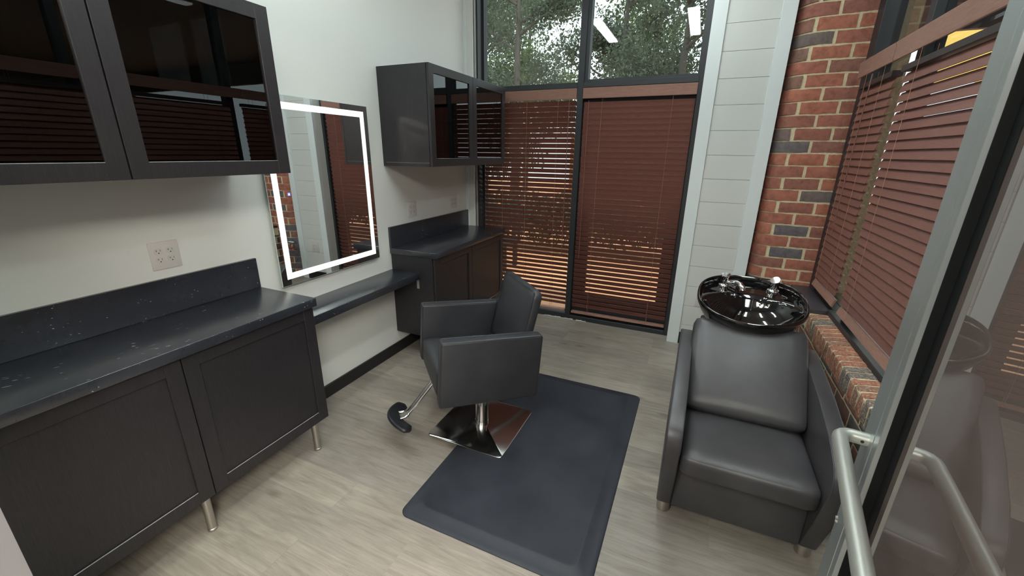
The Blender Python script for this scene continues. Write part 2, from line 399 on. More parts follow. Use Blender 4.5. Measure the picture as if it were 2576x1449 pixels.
# ---- bricks as real blocks in a mortar bed
def brickwork(name, origin, du, dn, u0, u1, z0, z1, bl=.2255, bh=.0868, hj=.0115, vj=.0185, shift=0, corner=0, seed=5, bmat=None):
    """front face along du from origin, normal dn; every brick a rough block"""
    O = Vector(origin); U = Vector(du); Nn = Vector(dn); Z = Vector((0, 0, 1))
    verts = []; faces = []; tones = []
    r = random.Random(seed)
    row = 0; z = z0
    while z < z1-.01:
        zt = min(z+bh-hj, z1)
        u = u0-2*bl + (bl/2 if row % 2 else 0) + shift
        while u < u1:
            a = max(u, u0); b = min(u+bl-vj, u1)
            if b-a > .02:
                t = r.random(); t = t*.70 if r.random() < .75 else .74+.26*r.random()
                nx, nz = 14, 4; base = len(verts); out = .0040+r.uniform(-.0015, .002)
                def walk(n, s_):
                    w = [0.0]
                    for _ in range(n): w.append(w[-1]*.75+r.uniform(-s_, s_))
                    return w
                wt, wb, wl, wr = walk(nx, .0017), walk(nx, .0017), walk(nz, .0014), walk(nz, .0014)
                for jj in range(nz+1):
                    for ii in range(nx+1):
                        uu = a+(b-a)*ii/nx; zz = z+(zt-z)*jj/nz
                        edge = (ii in (0, nx)) or (jj in (0, nz))
                        o_ = out*(.5 if edge else 1)+r.uniform(-.0009, .0009)
                        if jj == nz: zz += wt[ii]
                        if jj == 0: zz += wb[ii]
                        if ii == 0: uu += wl[jj]
                        if ii == nx: uu += wr[jj]
                        if corner and uu < u0+.16:             # the pier's corner curves away behind the trim
                            th = max(0, min(1, 1-(uu-u0)/.16))*math.pi/2; uu = u0+.16-.155*math.sin(th)+.015*math.sin(th)-.02*(th/1.57)**2; o_ -= .16*(1-math.cos(th))
                        verts.append(O+U*uu+Nn*o_+Z*zz)
                for jj in range(nz):
                    for ii in range(nx):
                        q = base+jj*(nx+1)+ii; faces.append((q, q+1, q+nx+2, q+nx+1)); tones.append(t)
                ring_ = [base+ii for ii in range(nx+1)]+[base+jj*(nx+1)+nx for jj in range(1, nz+1)]+[base+nz*(nx+1)+ii for ii in range(nx-1, -1, -1)]+[base+jj*(nx+1) for jj in range(nz-1, 0, -1)]
                bb = len(verts)
                for q in ring_: verts.append(verts[q]-Nn*.009)
                for ii in range(len(ring_)):
                    faces.append((ring_[ii], bb+ii, bb+(ii+1) % len(ring_), ring_[(ii+1) % len(ring_)])); tones.append(t)
            u += bl
        z += bh; row += 1
    me = bpy.data.meshes.new(name); me.from_pydata([tuple(v) for v in verts], [], faces); me.materials.append(bmat or M_brick)
    at = me.attributes.new('tone', 'FLOAT', 'FACE'); at.data.foreach_set('value', tones)
    for p in me.polygons: p.use_smooth = True
    bm = bmesh.new(); bm.from_mesh(me); bmesh.ops.recalc_face_normals(bm, faces=bm.faces[:]); bm.to_mesh(me); bm.free()
    try: me.set_sharp_from_angle(angle=math.radians(40))
    except Exception: pass
    o = bpy.data.objects.new(name, me); COL.objects.link(o); o['kind'] = 'structure'; return o

# brick pier beside the shiplap, facing the room
prof = [(2.636, 2.62)] + [(2.6285+.16-.14*math.sin(t)-.02*(t/1.57)**2+.006, YQ+.16*(1-math.cos(t))+.002) for t in (1.57, 1.35, 1.1, .85, .6, .35, .15)] + [(2.6285+.16, YQ), (3.084, YQ), (3.30, YQ), (3.30, 2.62)]
mb = MB(); mb.prism(prof, 'z', 0, H)
struct('wall_pier_mortar', mb, M_mortar)
brickwork('wall_pier', (0, YQ, 0), (1, 0, 0), (0, -1, 0), 2.6285, 3.083, .022, H-.02, shift=.1395, corner=1, seed=12)
# low wall under the right window + rowlock sill
mb = MB(); mb.box(2.956, 3.30, YF, YQ, 0, .655)
struct('wall_right_mortar', mb, M_mortar)
brickwork('wall_right', (2.956, 0, 0), (0, 1, 0), (-1, 0, 0), YF, 2.30, .018, .56, shift=.03, seed=21, bmat=M_brick_d)
def rowlock():
    verts = []; faces = []; tones = []; r = random.Random(3); y = YF+.01
    while y < 1.655:
        y1 = y+.049; t = r.random()*.6 if r.random() < .6 else .6+.4*r.random()
        base = len(verts); nx, nz = 2, 5; sl = .014
        # L-shaped skin : front face then top face
        path = [(2.951, .568)]+[(2.951-.0015*r.random(), .568+.088*i/3) for i in (1, 2)]+[(2.953, .655), (2.96, .662)]+[(2.96+.11*i/4, .662+sl*i/4) for i in range(1, 5)]
        for (px, pz) in path:
            for i in range(nx+1):
                yy = y+(y1-y)*i/nx
                d = .003 if i in (0, nx) else 0
                verts.append((px+d*.6+r.uniform(-.002, .002), yy+r.uniform(-.003, .003), pz-d*.6+r.uniform(-.0022, .0022)))
        for j in range(len(path)-1):
            for i in range(nx):
                q = base+j*(nx+1)+i; faces.append((q, q+1, q+nx+2, q+nx+1)); tones.append(t)
        bb = len(verts)
        for j, (px, pz) in enumerate(path):
            for i in (0, nx):
                v = verts[base+j*(nx+1)+i]; verts.append((v[0]+.01, v[1], v[2]-.01))
        for j in range(len(path)-1):
            for e, i in ((0, 0), (1, nx)):
                faces.append((base+j*(nx+1)+i, base+(j+1)*(nx+1)+i, bb+(j+1)*2+e, bb+j*2+e)); tones.append(t)
        y += .0635
    me = bpy.data.meshes.new('sill'); me.from_pydata(verts, [], faces); me.materials.append(M_brick_w)
    at = me.attributes.new('tone', 'FLOAT', 'FACE'); at.data.foreach_set('value', tones)
    bm = bmesh.new(); bm.from_mesh(me); bmesh.ops.recalc_face_normals(bm, faces=bm.faces[:]); bm.to_mesh(me); bm.free()
    o = bpy.data.objects.new('trim_6', me); COL.objects.link(o); o['kind'] = 'structure'
rowlock()
mb = MB(); mb.prism([(2.954, .60), (2.954, .651), (2.962, .657), (3.10, .674), (3.10, .60)], 'y', YF, 1.66); struct('trim_7', mb, M_mortar)
# right wall above / around window
mb = MB(); mb.box(3.14, 3.30, YF, -1.08, .66, H); struct('wall_right_end', mb, M_wall)
mb = MB(); mb.box(2.951, 3.082, 1.700, 2.296, .657, .684, .003, 2)
tag(mb.build('ledge_slab', M_slab), 'dark slate slab lying on the brick ledge behind the shampoo basin', 'ledge slab')

# ------------------------------------------------------------------ WINDOW_1 : tall storefront at the back
w1 = empty('window_1', (1.08, YB, 0)); w1['kind'] = 'structure'
def P1(mb, name, m, **k): return mb.build(name, m, w1, off=(1.08, YB, 0), **k)
D = .10
mb = MB(); mb.box(.035, .115, YB-.06, YB+D+.04, 0, H).box(.115, .135, YB+.03, YB+D, 0, H); P1(mb, 'jamb', M_frame)
mb = MB(); mb.box(2.062, 2.0985, YB, YB+D, 0, H).box(2.045, 2.062, YB+.03, YB+D, 2.24, H); P1(mb, 'jamb', M_frame)
mb = MB(); mb.box(1.0764, 1.1304, YB, YB+D, 0, H, .002, 1); P1(mb, 'mullion', M_frame)
mb = MB(); mb.box(1.1304, 1.160, YB+.025, YB+D, 2.24, H).box(1.160, 2.062, YB+.025, YB+D, 2.2405, 2.262); P1(mb, 'pane_bead', M_frame)
mb = MB(); mb.box(.115, 1.0764, YB+.0, YB+D, 2.195, 2.2405, .002, 1).box(1.1304, 2.062, YB, YB+D, 2.195, 2.2405, .002, 1); P1(mb, 'transom', M_frame)
mb = MB(); mb.box(.115, 1.0764, YB+.0, YB+D, 0, .055, .002, 1).box(1.1304, 2.062, YB, YB+D, 0, .045, .002, 1); P1(mb, 'sill', M_frame)
mb = MB(); mb.box(.115, 2.062, YB, YB+D, H-.05, H); P1(mb, 'head', M_frame)
mb = MB(); mb.box(.135, 1.0764, YB+.068, YB+.074, .055, 2.195); P1(mb, 'glass_pane', M_win)
mb = MB(); mb.box(.135, 1.0764, YB+.058, YB+.064, 2.2405, H-.05); P1(mb, 'glass_pane', M_win)
mb = MB(); mb.box(1.160, 2.045, YB+.058, YB+.064, 2.262, H-.05); P1(mb, 'glass_pane', M_win)
# glazed door behind the closed blind (its stiles and rails darken the slits)
d2 = empty('door_2', (1.6, YB+.08, 0)); d2['kind'] = 'structure'
mb = MB(); yb0, yb1 = YB+.07, YB+.108
mb.box(1.132, 1.252, yb0, yb1, .046, 2.19).box(1.945, 2.06, yb0, yb1, .046, 2.19).box(1.252, 1.945, yb0, yb1, .046, .262).box(1.252, 1.945, yb0, yb1, 2.06, 2.19)
mb.build('door_frame', M_frame, d2, off=(1.6, YB+.08, 0))
mb = MB(); mb.box(1.252, 1.945, yb0+.014, yb0+.020, .262, 2.06); mb.build('door_glass', M_win, d2, off=(1.6, YB+.08, 0))
# ragged caulk on the floor along the frame
mb = MB(); r_ = random.Random(8)
for (xa, xb) in ((.85, 1.16), (1.2, 1.3)):
    x = xa
    while x < xb:
        wd = r_.uniform(.01, .035); mb.box(x, x+wd, YB-.012-r_.uniform(0, .008), YB+.004, 0, r_.uniform(.004, .011), .002, 1); x += wd*.8
struct('trim_8', mb, M_caulk)

# ------------------------------------------------------------------ WINDOW_2 : right wall
XW = 3.10
w2 = empty('window_2', (XW, 1, .67)); w2['kind'] = 'structure'
def P2(mb, name, m): return mb.build(name, m, w2, off=(XW, 1, .67))
mb = MB(); mb.box(3.070, 3.18, 2.175, YQ-.002, .66, H, .002, 1); P2(mb, 'jamb', M_frame)
mb = MB(); mb.box(3.10, 3.18, -1.08, -1.01, .66, H); P2(mb, 'jamb', M_frame)
mb = MB(); mb.box(3.052, 3.18, -1.03, 1.690, .668, .702, .003, 1).box(3.083, 3.18, 1.690, 2.235, .668, .702); P2(mb, 'sill', M_frame)
mb = MB(); mb.box(3.10, 3.18, 1.50, 1.57, .70, H, .002, 1); P2(mb, 'mullion', M_frame)
mb = MB(); mb.box(3.11, 3.18, .32, .38, .70, H, .002, 1); P2(mb, 'mullion', M_frame)
mb = MB(); mb.box(3.10, 3.15, -1.03, 2.235, 2.195, 2.225, .002, 1); P2(mb, 'transom', M_frame)
mb = MB(); mb.box(3.10, 3.18, -1.03, 2.235, H-.05, H); P2(mb, 'head', M_frame)
for (ya, yb) in ((-1.01, .32), (.38, 1.50), (1.57, 2.235)):
    for (za, zb) in ((.702, 2.195), (2.225, H-.05)):
        mb = MB(); mb.box(3.140, 3.146, ya, yb, za, zb); P2(mb, 'glass_pane', M_win)

# ------------------------------------------------------------------ BLINDS
def slat_mesh(mb, length, z, tilt, along, cx, cn, wdt=.050, sgn=1, jx=0, t=.0026):
    """one curved slat; along 'x' or 'y'; cn = centre on the normal axis (outward +)"""
    n = 5; ct, st = math.cos(tilt), math.sin(tilt)
    rings = []
    for e in (-length/2, length/2):
        ring = []
        for side in (1, -1):
            rr = range(n+1) if side == 1 else range(n, -1, -1)
            for i in rr:
                q = (i/n-.5)*wdt; crown = .0022*(1-(2*i/n-1)**2)+side*t/2
                o_ = q*ct-crown*st; h = q*st+crown*ct
                ring.append((cx+e+jx, cn+o_, z+h) if along == 'x' else (cn+o_, cx+e+jx, z+h))
        rings.append(ring)
    mb.loft(rings)

def blind(name, along, a0, a1, cn, zval0, zval1, ztop, zbot, tilt, label, cords, wand, vlen0=None, vlen1=None, outward=1, rnd=.0, valout=None, wandlen=1.35, hr=None):
    root = empty(name, ((a0+a1)/2, cn, zbot) if along == 'x' else (cn, (a0+a1)/2, zbot))
    off = tuple(root.location)
    tag(root, label, 'window blind', 'red-brown slatted blinds')
    r = random.Random(name+label)
    ln = a1-a0; c = (a0+a1)/2
    def bx(mb, p0, p1, n0, n1, z0, z1, bev=0, seg=2):
        if along == 'x': mb.box(p0, p1, n0, n1, z0, z1, bev, seg)
        else: mb.box(n0, n1, p0, p1, z0, z1, bev, seg)
    # valance
    v0 = a0-.004 if vlen0 is None else vlen0; v1 = a1+.004 if vlen1 is None else vlen1
    vn = valout if valout is not None else cn-.034*outward
    mb = MB(); prof = [(vn, zval0), (vn-.004, zval0+.012), (vn-.003, zval1-.016), (vn-.008, zval1-.006), (vn-.008, zval1), (vn+.010, zval1), (vn+.010, zval0)]
    if along == 'x': mb.prism(prof, 'x', v0, v1)
    else: mb.prism(prof, 'y', v0, v1)
    mb.build('valance', M_val, root, off=off)
    mb = MB(); h0, h1 = hr or (zval0+.004, zval1-.006); bx(mb, a0, a1, cn-.022, cn+.026, h0, h1); mb.build('headrail', M_rail, root, off=off)
    # slats
    mb = MB(); z = ztop; n = int((ztop-zbot-.03)/.0455)
    pitch = (ztop-zbot-.028)/n
    for i in range(n):
        zz = ztop-i*pitch; tl = tilt(zz) if callable(tilt) else tilt
        slat_mesh(mb, ln-.004, zz, tl+r.uniform(-rnd, rnd), along, c, cn, jx=r.uniform(-.0012, .0012))
    mb.build('slats', M_slat, root, off=off)
    mb = MB()
    if along == 'y': slat_mesh(mb, ln-.004, zbot+.006, tilt, along, c, cn, t=.012)
    else: bx(mb, a0+.002, a1-.002, cn-.026, cn+.026, zbot-.010, zbot+.010, .004, 2)
    mb.build('bottom_rail', M_val, root, off=off)
    for q in cords:
        for dn in (-.028, .028):
            mb = MB(); P = (lambda zz: (q, cn+dn, zz)) if along == 'x' else (lambda zz: (cn+dn, q, zz))
            mb.tube([P(zbot), P(zval0+.01)], .0011, 6); mb.build('cord', M_cord, root, off=off)
    if wand:
        P = (lambda zz: (wand, cn-.042, zz)) if along == 'x' else (lambda zz: (cn-.042, wand, zz))
        mb = MB(); mb.tube([P(zval0-.02), P(zval0-.02-wandlen)], .0034, 8); mb.build('wand', M_slat, root, off=off)
    return root
BY = YB+.028
blind('window_blind', 'x', .137, 1.071, BY, 2.106, 2.190, 2.075, .088, -math.radians(51), 'half-open red-brown blind at the left of the back window, light between its slats', (.35, .60, .905), 1.012, rnd=.03, valout=YB-.006, wandlen=1.42)
blind('window_blind', 'x', 1.137, 2.056, BY, 2.106, 2.190, 2.055, .082, (lambda z: -math.radians(58+12*max(0, min(1, (z-.8)/.5)))), 'shut red-brown slatted blind over the right half of the back window, beside the white trim', (1.305, 1.885), 1.19, rnd=.015, valout=YB-.006, wandlen=1.42)
blind('window_blind', 'y', 1.611, 2.140, 3.055, 2.128, 2.217, 2.026, .762, math.radians(71), 'narrow red-brown blind on the right wall, next to the brick pier', (1.72, 2.02), 1.86, vlen0=1.612, vlen1=2.185, valout=3.024, rnd=.03, wandlen=.95, hr=(2.056, 2.084))
blind('window_blind', 'y', -.97, 1.49, 3.055, 2.128, 2.217, 2.026, .762, math.radians(70), 'wide red-brown blind on the right wall behind the metal glass door', (-.6, .0, .62, 1.28), None, vlen0=-.99, vlen1=1.606, valout=3.024, rnd=.03, hr=(2.056, 2.084))

# ------------------------------------------------------------------ CABINETS
XD = .4163; XB = .395     # door face / body front
ZB, ZC0, ZC = .195, .869, .914
def shaker(mb, xf, y0, y1, z0, z1, rail=.058, dep=.008, th=.019, glass=False):
    """door facing +x with a recessed panel"""
    mb.box(xf-th, xf, y0, y0+rail, z0, z1, .0012, 1); mb.box(xf-th, xf, y1-rail, y1, z0, z1, .0012, 1)
    mb.box(xf-th, xf, y0+rail, y1-rail, z0, z0+rail, .0012, 1); mb.box(xf-th, xf, y0+rail, y1-rail, z1-rail, z1, .0012, 1)
    if not glass: mb.box(xf-th, xf-dep, y0+rail-.002, y1-rail+.002, z0+rail-.002, z1-rail+.002)
def door_part(root, off, xf, y0, y1, z0, z1, glass=False, rail=.058):
    mb = MB(); shaker(mb, xf, y0, y1, z0, z1, rail, glass=glass); d = mb.build('door', M_cab, root, off=off)
    mb = MB(); mb.prism([(xf-.0034, z0+rail-.0002), (xf-.0006, z0+rail-.0002), (xf-.0034, z0+rail+.0009)], 'y', y0+rail+.001, y1-rail-.001)
    mb.build('ledge_highlight', M_cabe, d)  # pale strip painted as the highlight on the lower rail's ledge
    d.children[0].location = (-off[0], -off[1], -off[2]) if False else (0, 0, 0)
    for ch in d.children:
        for v in ch.data.vertices: v.co -= Vector(off)
    if glass:
        mb = MB(); mb.box(xf-.013, xf-.009, y0+rail-.002, y1-rail+.002, z0+rail-.002, z1-rail+.002); mb.build('glass', M_cabglass, d, off=off)
    return d
def leg(root, off, x, y, z1=ZB):
    mb = MB(); mb.lathe([(.0135, 0), (.0195, .002), (.0195, .012), (.0175, .014), (.0185, z1-.01), (.025, z1-.006), (.025, z1)], 24, Matrix.Translation((x, y, 0)))
    mb.build('leg', M_nickel, root, off=off)
def base_cab(name, y0, y1, label, group, legs, extra=None):
    off = (XB/2, (y0+y1)/2, 0); root = empty(name, off); tag(root, label, 'cabinet', group)
    mb = MB(); t = .018
    mb.box(.002, XB-.002, y0, y0+t, ZB, ZC0, .0008, 1).box(.002, XB-.002, y1-t, y1, ZB, ZC0, .0008, 1).box(.002, XB-.002, y0+t, y1-t, ZB, ZB+t).box(.002, XB-.002, y0+t, y1-t, ZC0-t, ZC0).box(.002, .01, y0+t, y1-t, ZB+t, ZC0-t)
    mb.build('body', M_cab, root, off=off)
    door_part(root, off, XD, y0+.0015, y1-.0015, ZB, ZC0-.004)
    for (x, y) in legs: leg(root, off, x, y)
    return root, off
NEAR = 'black base cabinets under the near counter'
base_cab('base_cabinet', -.636, -.010, 'black shaker base cabinet at the right end of the near counter, beside the floating shelf', NEAR, [(.372, -.078), (.08, -.078)])
base_cab('base_cabinet', -1.256, -.637, 'black shaker base cabinet at the near left corner of the picture', NEAR, [(.372, -.664), (.08, -.664), (.372, -1.20), (.08, -1.20)])
FAR = 'black base cabinets under the far counter'
rt, off = base_cab('base_cabinet', 1.112, 1.688, 'black base cabinet right of the floating shelf, metal plate on its side', FAR, [(.33, 1.64), (.08, 1.64)])
mb = MB(); mb.box(.236, .262, 1.1095, 1.1125, .606, .682, .001, 1); b_ = mb.build('side_plate', M_chrome, rt, off=off); b_['label'] = 'small bright metal plate'
base_cab('base_cabinet', 1.689, 2.335, 'black base cabinet at the far end, next to the back window', FAR, [(.33, 2.27), (.08, 2.27)])

def counter(y0, y1, xb0, bs1, label, flip=False):
    off = (.2, (y0+y1)/2, ZC0); root = empty('countertop', off); tag(root, label, 'countertop', 'black flecked countertops')
    mb = MB(); mb.box(.001, .4385, y0, y1, ZC0, ZC, .003, 3); mb.build('worktop', M_counter, root, off=off)
    mb = MB(); mb.box(.001, .020, xb0, bs1, ZC+.0005, 1.0785, .0012, 1); mb.build('backsplash', M_counter, root, off=off)
counter(-1.257, 0.0, -1.257, 0.0, 'black white-flecked countertop on the near cabinets at the left')
counter(1.100, 2.336, 1.100, 2.336, 'black white-flecked countertop on the far cabinets by the window')
# floating shelf between the cabinets
mb = MB(); mb.box(.001, .2677, -.008, 1.110, .686, .7387, .0015, 2)
tag(mb.build('floating_shelf', M_counter), 'black floating ledge shelf below the lit mirror between the two counters', 'shelf')

def upper(y0, y1, label, group, side=False):
    z0, z1, xf = 1.541, 2.204, .4363
    off = (.2, (y0+y1)/2, z0); root = empty('wall_cabinet', off); tag(root, label, 'cabinet', group)
    mb = MB(); t = .018; xb = xf-.0215
    mb.box(.001, xb, y0, y0+t, z0, z1, .0008, 1).box(.001, xb, y1-t, y1, z0, z1, .0008, 1).box(.001, xb, y0+t, y1-t, z0, z0+t).box(.001, xb, y0+t, y1-t, z1-t, z1).box(.001, .008, y0+t, y1-t, z0+t, z1-t)
    mb.build('body', M_cab, root, off=off)
    mb = MB(); mb.box(.01, xb-.03, y0+t, y1-t, (z0+z1)/2-.01, (z0+z1)/2+.008); mb.build('inner_shelf', M_cab, root, off=off)
    if side:
        mb = MB(); mb.box(.03, xb-.001, y0-.0012, y0+.001, z0+.024, z0+.0255); mb.build('side_seam', M_cabe, root, off=off)
    door_part(root, off, xf, y0+.0015, y1-.0015, z0, z1, glass=True, rail=.056)
UN = 'black glass-door wall cabinets above the near counter'
upper(-.643, -.034, 'black wall cabinet with dark glass door overlapping the lit mirror', UN)
upper(-1.253, -.6445, 'black glass-door wall cabinet cut off by the left edge of the picture', UN)
UF = 'black glass-door wall cabinets above the far counter'
upper(1.1115, 1.7155, 'black wall cabinet with dark glass door, right of the lit mirror', UF, True)
upper(1.717, 2.322, 'black wall cabinet with dark glass door overlapping the window blind', UF)

# ------------------------------------------------------------------ LIT MIRROR
mr = empty('lit_mirror', (.0, .536, 1.40)); tag(mr, 'rectangular wall mirror with a glowing white light band around its edge', 'mirror'); mo = (.0, .536, 1.40)
ym0, ym1, zm0, zm1 = .123, .950, .874, 1.930
mb = MB(); mb.box(.002, .024, ym0+.05, ym1-.05, zm0+.05, zm1-.05); mb.build('back_box', M_lampb, mr, off=mo)
mb = MB(); mb.box(.0245, .0295, ym0, ym1, zm0, zm1); mb.build('glass_edge', M_medge, mr, off=mo)
mb = MB(); mb.poly([(.0298, ym0+.0015, zm0+.0015), (.0298, ym1-.0015, zm0+.0015), (.0298, ym1-.0015, zm1-.0015), (.0298, ym0+.0015, zm1-.0015)], [(0, 1, 2, 3)]); mb.build('mirror_glass', M_mirror, mr, off=mo)
mb = MB(); b0, bw = .037, .036
ya, yb_, za, zb_ = ym0+b0, ym1-b0, zm0+b0, zm1-b0
for (p, q, r_0, s_) in ((ya, yb_, za, za+bw), (ya, yb_, zb_-bw, zb_), (ya, ya+bw, za+bw, zb_-bw), (yb_-bw, yb_, za+bw, zb_-bw)):
    mb.box(.0299, .0303, p, q, r_0, s_)
mb.build('light_band', M_band, mr, off=mo)
tb = MB(); tb.box(.0299, .0305, .246, .264, 1.391, 1.409, .0002, 1); t_ = tb.build('touch_button', M_touch, mr, off=mo)
tb = MB(); tb.box(.0304, .0308, .250, .260, 1.395, 1.405); tb.build('button_icon', M_touchw, t_, off=mo)

# ------------------------------------------------------------------ OUTLETS
def outlet(loc, face, label, gangs=2):
    """face 'x': on the left wall; 'y': on the back wall"""
    root = empty('wall_outlet', loc); tag(root, label, 'electrical outlet', 'double duplex wall outlets')
    if face == 'y': root.rotation_euler = (0, 0, -math.pi/2)
    Wd, Hh = .118, .125
    mb = MB(); mb.box(0, .006, -Wd/2, Wd/2, -Hh/2, Hh/2, .0025, 2); mb.build('cover_plate', M_plate, root)
    for gy in (-.0235, .0235):
        for gz in (-.0195, .0195):
            mb = MB(); ring = []
            for k in range(24):
                a = 2*math.pi*k/24; ring.append((gy+.0172*math.cos(a), gz+max(-.0142, min(.0142, .0172*math.sin(a)))))
            mb.loft([[(x_, q[0], q[1]) for q in ring] for x_ in (.004, .0072)]); rc = mb.build('receptacle', M_recep, root)
            mb = MB(); sx = .0074
            mb.box(.0065, sx, gy-.0078, gy-.0062, gz+.0005, gz+.0085).box(.0065, sx, gy-.0108, gy-.0078, gz+.0038, gz+.0054)
            mb.box(.0065, sx, gy+.0062, gy+.0078, gz+.001, gz+.008)
            mb.tube([(.0065, gy, gz-.0065), (sx, gy, gz-.0065)], .0026, 10); mb.build('slots', M_slot, rc)
    return root
outlet((0, -.404, 1.182), 'x', 'white four-socket outlet above the near counter, under the large wall cabinets')
outlet((0, 1.416, 1.182), 'x', 'white four-socket outlet above the left part of the far counter')
outlet((0, 2.070, 1.184), 'x', 'white four-socket outlet above the far counter, nearest the window')
outlet((2.345, YT+.004, .44), 'y', 'white four-socket outlet low on the shiplap, seen only in the mirror')

# ------------------------------------------------------------------ FLOOR MAT
mb = MB()
def rrect(x0, x1, y0, y1, r, z, n=6):
    out = []
    for cx, cy, a0 in ((x1-r, y1-r, 0), (x0+r, y1-r, 90), (x0+r, y0+r, 180), (x1-r, y0+r, 270)):
        for k in range(n+1):
            a = math.radians(a0+90*k/n); out.append((cx+r*math.cos(a), cy+r*math.sin(a), z))
    return out
mx0, mx1, my0, my1 = 1.085, 2.005, -.250, 1.272
rg = [rrect(mx0, mx1, my0, my1, .045, 0), rrect(mx0, mx1, my0, my1, .045, .004), rrect(mx0+.004, mx1-.004, my0+.004, my1-.004, .043, .0065)]
rg += [rrect(mx0+d, mx1-d, my0+d, my1-d, .04, zz) for d, zz in ((.02, .0075), (.058, .0135), (.070, .0185), (.078, .0190), (.092, .0170))]
mb.loft(rg)
tag(mb.build('floor_mat', M_mat, sharp=60), 'blue-black cushioned floor mat under the styling chair', 'mat')

# ------------------------------------------------------------------ STYLING CHAIR
TH, TI = -.787, .07
BX, BYc = 1.132, .512
def LC(a, b, z):
    z0 = z-.38; b2 = b*math.cos(TI)+z0*math.sin(TI); z2 = .38+z0*math.cos(TI)-b*math.sin(TI)
    c, s = math.cos(TH), math.sin(TH)
    return (1.075+c*a-s*b2, .522+s*a+c*b2, z2)
ch = empty('styling_chair', (BX, BYc, 0)); tag(ch, 'black vinyl salon styling chair with square arms on a polished square base', 'salon chair'); co = (BX, BYc, 0)
W2, T, YFc, YBc, ZT, ZBo = .3215, .072, -.277, .282, .722, .346
def soft_box(mb, x0, x1, y0, y1, z0, z1, r=.018, puff=0.0, n=8, axis='x'):
    """rounded box, subdivided so it can bulge"""
    t = bmesh.new(); bmesh.ops.create_cube(t, size=1)
    bmesh.ops.subdivide_edges(t, edges=t.edges[:], cuts=n, use_grid_fill=True)
    dims = (x1-x0, y1-y0, z1-z0); c = ((x0+x1)/2, (y0+y1)/2, (z0+z1)/2)
    for v in t.verts:
        p = [2*q for q in v.co]      # -1..1
        o = []
        for i in range(3):
            h = dims[i]/2; o.append(p[i]*h)
        # rounding toward inner box
        inner = [max(-(dims[i]/2-r), min(dims[i]/2-r, o[i])) for i in range(3)]
        d = Vector([o[i]-inner[i] for i in range(3)])
        if d.length > 1e-9:
            d = d.normalized()*min(r, max(abs(x) for x in [o[i]-inner[i] for i in range(3)]))
        q = Vector(inner)+d
        if puff:
            for i in range(3):
                j, k = (i+1) % 3, (i+2) % 3
                if abs(p[i]) > .99: q[i] += math.copysign(puff*(1-p[j]**2)*(1-p[k]**2)*min(1, min(dims[j], dims[k])/dims[i]), p[i])
        v.co = Vector(c)+q
    for f in t.faces: f.smooth = True
    mb.merge(t)
for sgn, nm in ((1, 'near'), (-1, 'far')):
    x0, x1 = (W2-T, W2) if sgn > 0 else (-W2, -W2+T)
    mb = MB(); mb.box(x0, x1, YFc, YBc, ZBo, ZT, .013, 4); a = mb.build('armrest', M_vinyl, ch, LC, off=co)
    mb = MB(); xo = x1-.0025 if sgn > 0 else x0+.0025
    for xp in (x0+.004, x1-.004):
        mb.tube([(xp, YFc+.002, ZBo+.02), (xp, YFc+.003, ZT-.012), (xp, YFc+.012, ZT-.003), (xp, YBc-.012, ZT-.003), (xp, YBc-.003, ZT-.012), (xp, YBc-.003, ZBo+.02)], .0022, 6)
    p_ = mb.build('seam_piping', M_vinyl, a, LC, off=co)
# seat: cushion whose front face slopes in a little
mb = MB(); soft_box(mb, -W2+T-.001, W2-T+.001, YFc+.004, .16, .352, .512, .022, .006); mb.build('seat', M_vinyl, ch, LC, off=co, sharp=80)
mb = MB(); mb.box(-W2+T, W2-T, -.20, YBc-.02, .350, .372); mb.build('seat_plate', M_black, ch, LC, off=co)
# backrest, reclined
mb = MB(); soft_box(mb, -.243, .243, -.033, .033, 0, .44, .026, .012)
ang = .17
def LB(a, b, z): return LC(a, .198+b*math.cos(ang)+z*math.sin(ang), .508+z*math.cos(ang)-b*math.sin(ang))
bk = mb.build('backrest', M_vinyl, ch, LB, off=co, sharp=80)
mb = MB()
mb.tube([(.241, -.031, .02), (.241, -.031, .41), (.232, -.031, .434), (-.232, -.031, .434), (-.241, -.031, .41), (-.241, -.031, .02)], .002, 6)
mb.build('seam_piping', M_vinyl, bk, LB, off=co)
mb = MB(); mb.box(-.22, .22, .16, .27, .36, .52, .01, 2); mb.build('back_bracket', M_black, ch, LC, off=co)
# footrest
fr = []
for dx in (-.014, .014):
    mb = MB()
    path = [(dx, -.10, .345), (dx, -.235, .338), (dx, -.262, .318)]
    path += [(dx, -.262-.128*t, .318-.170*t) for t in (.25, .5, .75, 1)]
    path += [(dx*1.6, -.400, .136), (dx*2.2, -.418, .130), (dx*2.6, -.452, .128)]
    mb.tube(path, .0095, 12); fr.append(mb.build('footrest_tube', M_chrome, ch, LC, off=co))
mb = MB(); rings = []
n = 22
for i in range(n+1):
    s_ = i/n*2-1; xx = .136*s_; yy = -.474+.078*s_*s_
    tx = Vector((.136, .156*s_, 0)).normalized(); nn = Vector((-tx.y, tx.x, 0))
    endw = math.sqrt(max(0.0, 1-max(0, (abs(s_)-.86)/.14)**2)); hw = .040*max(.25, endw)
    ridge = 0
    ring = []
    for k in range(16):
        a = 2*math.pi*k/16; ca, sa = math.cos(a), math.sin(a)
        ring.append((xx+nn.x*hw*math.copysign(abs(ca)**.6, ca), yy+nn.y*hw*math.copysign(abs(ca)**.6, ca), .128+.013*math.copysign(abs(sa)**.6, sa)*max(.5, endw)+.35*(yy+.478)*0))
    rings.append(ring)
mb.loft(rings)
